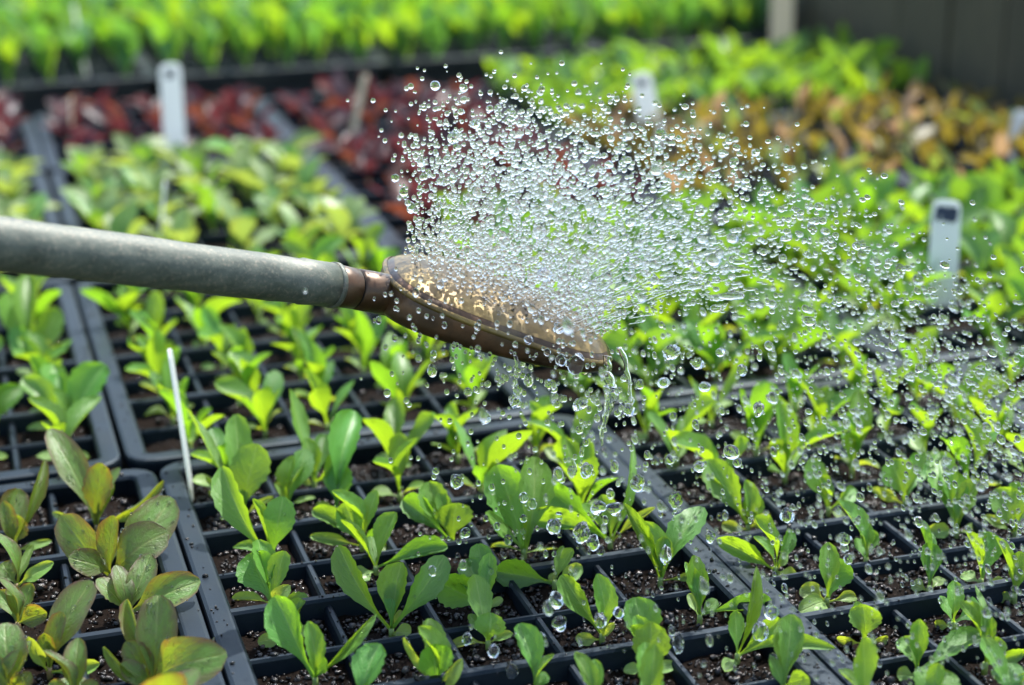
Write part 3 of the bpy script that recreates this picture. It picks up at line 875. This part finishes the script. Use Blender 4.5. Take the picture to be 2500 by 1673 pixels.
lab((174, 238), (176, 392), .40, -72, 'label_old', 'narrow yellowed label seen edge-on at far left')
lab((893, 182), (846, 392), .40, -68, 'label_old', 'leaning brownish label seen edge-on behind the red rows')
lab((402, 445), (388, 640), .40, -82, 'label', 'thin label seen edge-on above the grey spout')
lab((180, 12), (216, 212), .40, -70, 'label', 'pale label leaning among tall seedlings on the back bench', fz=-.15)
lab((2496, 270), (2466, 400), .42, -55, 'label', 'white label leaning at the far right edge by the boards')
lab((885, -40), (880, 110), .42, -60, 'label_old', 'faded label far back between two trays of tall seedlings', fz=-.15)

# ------------------------------------------------------------------ watering can spout and rose
PA, PB = at(0, 596, 15.8), at(818, 697, 18.15)
axis = unit(PB - PA)
far = PA - axis * 7.0
can = thing('watering_can', PB, 'weathered grey watering can spout with a copper rose at its end', 'watering can')
def tube_part(name, pts, radii, mat, parent, seg=40):
    vv, ff = lathe_tube(pts, radii, seg)
    return obj(name, mesh(name, np.asarray(vv) - PB, ff, M[mat]), parent)
rA, rB = 68 * 15.8 / FPX, 54 * 18.2 / FPX
n = 24
pts = [far + (PB - far) * k / n for k in range(n + 1)]
Ltot = np.linalg.norm(PB - far); L1 = np.linalg.norm(PB - PA)
rad = [rB + (rA - rB) * (Ltot * (1 - k / n)) / L1 + .004 * math.sin(k * 2.1) for k in range(n + 1)]
pts.insert(n, PB - axis * .30); rad.insert(n, rB + .004)
pts.insert(n, PB - axis * .42); rad.insert(n, rB + .012)
sp = tube_part('spout', pts, rad, 'zinc', can, 48)
tube_part('spout_lip', [PB - axis * .055, PB - axis * .05, PB + axis * .0, PB + axis * .012], [rB - .004, rB + .012, rB + .012, rB - .006], 'zinc', sp)
NE = at(950, 720, 18.55)
na = unit(NE - PB)
Ln = np.linalg.norm(NE - PB)
rn = 49 * 18.4 / FPX
def ring(name, s0, s1, r0, r1, mat='copper'):
    e = .012
    return tube_part(name, [PB + na * (s0 - .02), PB + na * s0, PB + na * (s0 + e), PB + na * (s1 - e), PB + na * s1, PB + na * (s1 + .004)], [r0 - .03, r0 - .012, r0, r1, r1 - .012, r1 - .03], mat, can)
ring('ferrule', -.01, .235, rn + .012, rn + .004)
ring('gap_shade', .238, .255, rn - .006, rn - .006, 'hole')  # near-black ring, its colour standing in for the shaded gap between ferrule and coupling
ring('coupling', .259, Ln + .12, rn + .006, rn + .010)

a_c = unit([.94, -.335, -.26])
n_c = np.array([.335, .94, .30]); n_c = unit(n_c - (n_c @ a_c) * a_c)
RA, RN = RM @ a_c, RM @ n_c
RB = unit(np.cross(RN, RA))                       # points away from the camera or towards it
if RB @ TOCAM < 0: RB = -RB
OC = at(1226, 735, 19.0)
LA, LB = 1.32, .86
def sup(th, e=2.9):
    c, s = math.cos(th), math.sin(th)
    return math.copysign(abs(c) ** (2 / e), c), math.copysign(abs(s) ** (2 / e), s)
def loc(u, w, h): return RA * (u * LA) + RB * (w * LB) + RN * h
def dome(r): return .17 * (1 - r ** 2.2)
def hgt(u): return .235 - .14 * u
SEG = 72
def shell(prof):
    V, F = [], []
    for d, h in prof:
        for k in range(SEG):
            cu, cw = sup(2 * math.pi * k / SEG)
            hh = h(cu * d) if callable(h) else h
            V.append(loc(cu * d, cw * d, hh))
    for i in range(len(prof) - 1):
        for k in range(SEG):
            F.append((i * SEG + k, (i + 1) * SEG + k, (i + 1) * SEG + (k + 1) % SEG, i * SEG + (k + 1) % SEG))
    return V, F
def q_(f, o=0.0): return lambda u: -hgt(u) * f + o
prof = [(.925, -.028), (.955, -.050), (.985, -.085), (1.0, -.13)] + [(d, q_(f, -.13)) for d, f in ((1.0, .3), (1.0, .6), (.985, .82), (.955, .94), (.89, 1.0), (.70, 1.03), (.35, 1.04), (.04, 1.04))]
V, F = shell(prof)
F.append(tuple((len(prof) - 1) * SEG + k for k in range(SEG)))
rose = obj('rose', mesh('rose', np.asarray(V) + (OC - PB), F, M['copper']), can)
rose['label'] = 'wet oval copper rose spraying water upwards'
V, F = [loc(0, 0, dome(0))], []
rings = [k / 11 for k in range(1, 12)]
for r in rings:
    for k in range(SEG):
        cu, cw = sup(2 * math.pi * k / SEG)
        V.append(loc(cu * r * .935, cw * r * .935, dome(r) - (.03 if r == 1 else 0)))
for k in range(SEG): F.append((0, 1 + k, 1 + (k + 1) % SEG))
for i in range(len(rings) - 1):
    for k in range(SEG):
        F.append((1 + i * SEG + k, 1 + (i + 1) * SEG + k, 1 + (i + 1) * SEG + (k + 1) % SEG, 1 + i * SEG + (k + 1) % SEG))
face = obj('face_plate', mesh('face_plate', np.asarray(V) + (OC - PB), F, M['brass']), rose)
V, F = shell([(.985, -.078), (1.0, -.088), (1.012, -.108), (1.012, -.125), (1.0, -.142), (.99, -.148)])
obj('rim_bead', mesh('rim_bead', np.asarray(V) + (OC - PB), F, M['brass']), rose)
vv, ff = lathe_tube([NE - na * .06, NE + na * .05, NE + na * .45], [rn + .012, rn + .02, rn + .01], 32)
obj('neck', mesh('neck', np.asarray(vv) - PB, ff, M['copper']), rose)
# pierced holes
HOLES = []
V, F = [], []
for i, (r, cnt) in enumerate(((.0, 1), (.14, 7), (.28, 14), (.42, 21), (.56, 28), (.70, 34), (.84, 40))):
    for k in range(cnt):
        th = 2 * math.pi * (k + .5 * (i % 2)) / cnt
        u, w = r * math.cos(th), r * math.sin(th)
        HOLES.append((u, w))
        c0 = loc(u * .935, w * .935, dome(r) + .006) + (OC - PB)
        kk = len(V)
        for m_ in range(8):
            aa = 2 * math.pi * m_ / 8
            V.append(c0 + .021 * (math.cos(aa) * RA + math.sin(aa) * RB))
        F.append(tuple(range(kk, kk + 8)))
hp = obj('spray_holes', mesh('spray_holes', V, F, M['hole'], False), rose)
hp['kind'] = 'stuff'

# ------------------------------------------------------------------ water
G = np.array([0, 0, -218.0])                      # gravity in cells per second squared
def jet(u, w, r):
    A = math.radians(8 + 36 * u + r.normal(0, 4))
    Bq = math.radians(4 + 30 * w + r.normal(0, 5))
    d = RN * math.cos(A) + RA * math.sin(A) + RB * math.tan(Bq)
    sp_ = (30.0 + 3.5 * u) * (1 + r.normal(0, .05))
    return unit(d) * sp_
drops = []                                         # centre, radius, direction, stretch
for _ in range(8200):
    u, w = HOLES[int(nrng.integers(len(HOLES)))]
    v0 = jet(u, w, nrng)
    m_ = nrng.random()
    t = nrng.uniform(.001, .065) if m_ < .50 else nrng.uniform(.04, .17) if m_ < .78 else nrng.uniform(.02, .44)
    if t > .3 and u < -.2 and nrng.random() < .5: continue
    rr = math.hypot(u, w)
    P = OC + loc(u * .935, w * .935, dome(rr)) + v0 * t + .5 * G * t * t + nrng.normal(0, .05 + .26 * t, 3)
    if P[2] < -.2: continue
    vel = v0 + G * t
    r = .0172 * math.exp(nrng.normal(0, .36)) * (.85 if t < .05 else 1)
    if nrng.random() < .03: r *= 1.6
    st = 1 + min(.6, .018 * np.linalg.norm(vel) * nrng.random())
    if u > .15 and t < .09 and nrng.random() < .55: st, r = nrng.uniform(1.8, 4.2), r * .62
    drops.append((P, r, unit(vel), st))
# the rain that comes down in front of the rose and to its right
for q_i in range(4600):
    u, w = nrng.uniform(-.6, 1.15), nrng.uniform(-.5, 1.0)
    if q_i % 9 == 0: u, w = nrng.uniform(-1.0, .9), 1.0
    v0 = unit(RN + RA * math.tan(math.radians(6 + 35 * u + nrng.normal(0, 6))) + RB * math.tan(math.radians(6 + 36 * w + nrng.normal(0, 6)))) * (28.5 + 3.0 * u) * (1 + nrng.normal(0, .07))
    S = OC + loc(u * .9, w * .9, .05)
    z = nrng.uniform(-.15, S[2] + .1)                   # where along its fall the drop is caught
    disc = v0[2] ** 2 + 2 * 218 * (S[2] - z)
    if disc < 0: continue
    t = (v0[2] + math.sqrt(disc)) / 218
    P = S + v0 * t + .5 * G * t * t + nrng.normal(0, .30, 3)
    if P[2] < -.2 or depth(P) < 15.8: continue
    vel = v0 + G * t
    drops.append((P, .0150 * math.exp(nrng.normal(0, .36)), unit(vel), 1.2 + .7 * nrng.random()))
# fresh drops just off the face, and splash drops hanging in front of the bowl
for _ in range(1000):
    u, w = HOLES[int(nrng.integers(len(HOLES)))]
    t = nrng.uniform(.0008, .016)
    v0 = jet(u, w, nrng)
    drops.append((OC + loc(u * .935, w * .935, dome(math.hypot(u, w))) + v0 * t + nrng.normal(0, .05, 3) + RN * .03, .0155 * math.exp(nrng.normal(0, .3)), unit(v0), 1.1 + .5 * nrng.random()))
for _ in range(170):
    u = nrng.uniform(-1.15, 1.1)
    P = OC + loc(u, 1.0, 0) + RB * nrng.uniform(.15, 1.0) + RN * nrng.normal(-.05, .38)
    drops.append((P, .0195 * math.exp(nrng.normal(0, .28)), np.array([0, 0, 1.0]), 1.1 + .4 * nrng.random()))
# drips that leave the lower edge of the rose
for _ in range(260):
    u = nrng.uniform(-.7, 1.0)
    P0 = OC + loc(u, .9 * nrng.random() ** .5, -.2)
    t = nrng.uniform(.02, .2)
    P = P0 + .5 * G * t * t + nrng.normal(0, .18, 3) * np.array([1.6, 1.6, .5])
    if P[2] < -.2: continue
    drops.append((P, .026 * math.exp(nrng.normal(0, .3)), np.array([0, 0, 1.0]), 1.1 + .3 * nrng.random()))
drops.sort(key=lambda q: -q[1])

# surveyed big drops: pixel, width px, stretch, depth
BIG = [(1408, 885, 52, 1.3, 18.3), (1536, 1002, 36, 1.15, 18.2), (1418, 985, 40, .8, 18.6), (1345, 940, 34, 1.0, 18.5), (1258, 980, 36, 1.05, 18.4), (1290, 930, 26, 1.6, 18.5),
 (1185, 1020, 30, 1.3, 18.2), (1055, 905, 28, 1.5, 18.3), (1115, 1175, 36, 1.2, 18.0), (1556, 1180, 40, 1.35, 17.8), (1460, 1240, 46, .9, 17.9), (1500, 1242, 46, .95, 17.95), (1490, 1205, 24, 1.4, 17.9),
 (1352, 1285, 40, 1.1, 17.8), (1420, 1300, 46, 1.35, 17.7), (1447, 1325, 36, 1.25, 17.7), (1363, 1158, 28, 1.5, 18.0), (1432, 1150, 30, 1.6, 17.9), (1395, 1150, 24, 1.3, 18.1), (1358, 1465, 40, 1.3, 17.3),
 (1365, 1520, 42, 1.2, 17.2), (1465, 1515, 34, 1.4, 17.2), (1322, 1560, 26, 1.5, 17.1), (1655, 1570, 32, 1.9, 17.1), (1510, 1495, 30, 1.1, 17.3), (1855, 1540, 46, 1.3, 17.2), (1884, 1495, 40, 1.0, 17.3),
 (1625, 1355, 30, 1.9, 17.6), (1650, 1220, 36, 1.6, 17.8), (1784, 1105, 44, .9, 18.4), (1708, 1140, 32, 1.0, 18.5), (1705, 890, 34, 1.0, 19.0), (1810, 905, 32, 1.1, 19.0), (1760, 860, 30, .9, 19.1), (1720, 945, 34, .8, 18.9),
 (1852, 1000, 32, 1.3, 18.8), (1920, 1260, 40, 1.1, 17.9), (2062, 1315, 36, 1.0, 17.8), (1735, 1310, 30, 1.3, 17.8), (1800, 1130, 24, 1.2, 18.5), (2055, 1010, 24, 1.3, 18.7), (2070, 1365, 26, 1.3, 17.7),
 (1640, 860, 50, .9, 18.9), (1620, 935, 40, .8, 18.6), (1500, 1140, 26, 1.5, 18.0), (1080, 748, 22, 1.6, 18.2), (990, 720, 20, 1.4, 18.2), (1075, 695, 22, 1.3, 18.2), (1020, 785, 18, 1.5, 18.2), (1130, 1380, 26, 1.4, 17.4), (1055, 1395, 24, 1.4, 17.5),
 (965, 435, 26, 1.0, 18.8), (985, 470, 26, 1.2, 18.8), (1318, 570, 40, 1.0, 18.7), (1330, 670, 44, .9, 18.5), (1550, 640, 34, 1.0, 18.8), (1430, 690, 36, .9, 18.6), (1585, 540, 34, 1.0, 19.0), (1290, 830, 26, 1.1, 18.2), (1365, 800, 34, 1.0, 18.2), (1370, 880, 30, 1.2, 18.2), (1205, 1590, 30, 1.3, 17.1), (1250, 1640, 36, 1.2, 17.0), (1140, 1560, 26, 1.5, 17.2), (2320, 960, 26, 1.5, 18.6), (2245, 900, 26, 1.1, 18.7), (1985, 720, 22, .9, 19.0), (2170, 640, 22, .9, 19.2)]
def drop_mesh(base, r, d, st, seed, wob):
    v, f = base
    q = v * 1.0
    rr = np.random.default_rng(seed)
    k1, k2 = rr.normal(0, 1.6, 3), rr.normal(0, 2.6, 3)
    q = q * (1 + wob * np.sin(q @ k1 * 1.5 + rr.random() * 6)[:, None] + wob * .7 * np.sin(q @ k2 * 1.9 + rr.random() * 6)[:, None])
    d = unit(d)
    q = q + np.outer(q @ d, d) * (st - 1)
    return q * r, f
groups = {}
nbig = 0
for i, (px, py, w, st, dd) in enumerate(BIG):
    P = at(px, py, dd)
    vv, ff = drop_mesh(ICO3, w * .42 * dd / FPX, np.array([rng.uniform(-.15, .15), rng.uniform(-.15, .15), 1]), st, i, .12 if w > 28 else .08)
    o = obj('water_drop', mesh('water_drop', vv, ff, M['water']), None, P)
    where = 'hanging under the rose' if py < 1110 and px < 1680 and py > 840 else 'falling over the front centre tray' if py >= 1110 and px < 1700 else 'falling over the front right tray' if px >= 1600 and py > 850 else 'riding in the spray above the rose'
    groups.setdefault(where, []).append((px, o))
    nbig += 1
NUM = ORD + ['ninth', 'tenth', 'eleventh', 'twelfth', 'thirteenth', 'fourteenth', 'fifteenth', 'sixteenth', 'seventeenth', 'eighteenth', 'nineteenth', 'twentieth', 'twenty-first', 'twenty-second', 'twenty-third', 'twenty-fourth', 'twenty-fifth', 'twenty-sixth', 'twenty-seventh', 'twenty-eighth']
for where, q in groups.items():
    for i, (px, o) in enumerate(sorted(q, key=lambda z: z[0])):
        tag(o, '%s from left of the large clear drops %s' % (NUM[i], where), 'water drop', 'large water drops ' + where)
for i, (P, r, d, st) in enumerate(drops[:300 - nbig]):
    vv, ff = drop_mesh(ICO2, r, d, st, i, .05)
    o = obj('water_drop', mesh('water_drop', vv, ff, M['water']), None, P)
    x, y = proj(P)
    where = 'above the copper rose' if y < 700 and x < 1500 else 'flying to the right of the rose' if y < 900 and x >= 1500 else 'raining down on the right-hand seedlings' if x >= 1500 else 'falling in front of and below the rose'
    tag(o, 'small clear water drop ' + where, 'water drop', 'small water drops ' + where)
V, F, k = [], [], 0
bv, bf = ICO1
bfa = np.array(bf)
for i, (P, r, d, st) in enumerate(drops[300 - nbig:]):
    q = bv + np.outer(bv @ d, d) * (st - 1)
    V.append(q * r + P); F.append(bfa + k); k += len(bv)
V = np.concatenate(V); F = np.concatenate(F)
def fast_mesh(name, V, F, mat):
    me = bpy.data.meshes.new(name)
    me.vertices.add(len(V)); me.vertices.foreach_set('co', (V * U).ravel())
    me.loops.add(F.size); me.loops.foreach_set('vertex_index', F.ravel())
    me.polygons.add(len(F)); me.polygons.foreach_set('loop_start', np.arange(0, F.size, 3)); me.polygons.foreach_set('loop_total', np.full(len(F), 3))
    me.polygons.foreach_set('use_smooth', np.ones(len(F), bool))
    me.update(calc_edges=True); me.validate()
    me.materials.append(mat)
    return me
tag(obj('spray_droplets', fast_mesh('spray_droplets', V, F, M['water'])), 'cloud of fine droplets flying from the copper rose', 'spray', kind='stuff')
# thin jets leaving the holes
V, F, k = [], [], 0
for (u, w) in HOLES:
    for rep_ in range(2 if u > .2 else 1):
        v0 = jet(u, w, nrng)
        S = OC + loc(u * .935, w * .935, dome(math.hypot(u, w)))
        t0 = 0 if rep_ == 0 else nrng.uniform(.008, .03)
        T = t0 + (nrng.uniform(.003, .008) if u < .2 else nrng.uniform(.005, .013))
        pts = [S + v0 * t + .5 * G * t * t for t in np.linspace(t0, T, 9)]
        rad = [.0062 * (1 + .35 * math.sin(j * 1.9 + u * 9)) for j in range(9)]; rad[-1] = .003; rad[0] = .004
        vv, ff = lathe_tube(pts, rad, 7)
        V += list(vv); F += [tuple(a + k for a in f_) for f_ in ff]; k += len(vv)
tag(obj('water_jets', mesh('water_jets', V, F, M['water'])), 'thin water jets leaving the pierced face of the rose', 'water jets', kind='stuff')
# threads of water running off the lower lip
def thread(path, widths, label):
    pts = [at(*q) for q in path]
    P0 = pts[0]
    out, rad = [], []
    ph = len(label)
    for k in range(len(pts) - 1):
        p_1, p0, p1, p2 = pts[max(k - 1, 0)], pts[k], pts[k + 1], pts[min(k + 2, len(pts) - 1)]
        for j in range(9):
            t = j / 9
            q = .5 * (2 * p0 + (p1 - p_1) * t + (2 * p_1 - 5 * p0 + 4 * p1 - p2) * t * t + (3 * p0 - p_1 - 3 * p1 + p2) * t ** 3)
            m_ = len(out)
            out.append(q - P0 + np.array([.008 * math.sin(m_ * .7 + ph), .008 * math.cos(m_ * .53), 0]))
            ts = t * t * (3 - 2 * t)
            rad.append((widths[k] * (1 - ts) + widths[k + 1] * ts) * (1 + .16 * math.sin(m_ * .9 + ph)))
    out.append(pts[-1] - P0); rad.append(widths[-1] * .4)
    rad = [q * .5 * 18.3 / FPX for q in rad]
    vv, ff = lathe_tube(out, rad, 16)
    o = obj('water_thread', mesh('water_thread', vv, ff, M['water']), None, P0)
    tag(o, label, 'water thread', 'threads of water under the rose')
thread([(1482, 872, 18.4), (1484, 900, 18.4), (1490, 940, 18.4), (1492, 965, 18.4), (1484, 1000, 18.35), (1474, 1035, 18.3), (1468, 1090, 18.25)], [22, 18, 30, 34, 20, 12, 6], 'lumpy water thread dripping from the tip of the rose')
thread([(1515, 850, 18.5), (1530, 900, 18.45), (1538, 945, 18.4), (1540, 985, 18.3)], [14, 12, 8, 5], 'slanting thin water thread right of the rose tip')
thread([(1258, 862, 18.3), (1260, 910, 18.3), (1256, 950, 18.3)], [9, 8, 12], 'thin straight water thread under the middle of the rose')
thread([(1400, 1120, 18), (1404, 1160, 18)], [6, 10], 'short water thread below the hanging drops')
# beads of water lying on the red-edged leaves and the tray rims

V, F, k = [], [], 0
bv, bf = ICO2
for lo, P, nr, cnt in WET:
    me = lo.data
    for _ in range(cnt):
        vi = me.vertices[rng.randrange(len(me.vertices) // 3, len(me.vertices) - 9)]
        c = np.array(lo.matrix_basis @ vi.co) / U + P
        nn = np.array((lo.matrix_basis.to_3x3().inverted().transposed() @ vi.normal).normalized())
        if nn[2] < 0: nn = -nn
        r = min(.034, .010 + rng.expovariate(1 / .007))
        q = bv - np.outer(bv @ nn, nn) * .45
        V.append(q * r * 1.1 + c + nn * r * .28); F.append(np.array(bf) + k); k += len(bv)
tag(obj('water_beads', fast_mesh('water_beads', np.concatenate(V), np.concatenate(F), M['water'])), 'tiny water beads lying on the seedling leaves', 'water beads', kind='stuff')
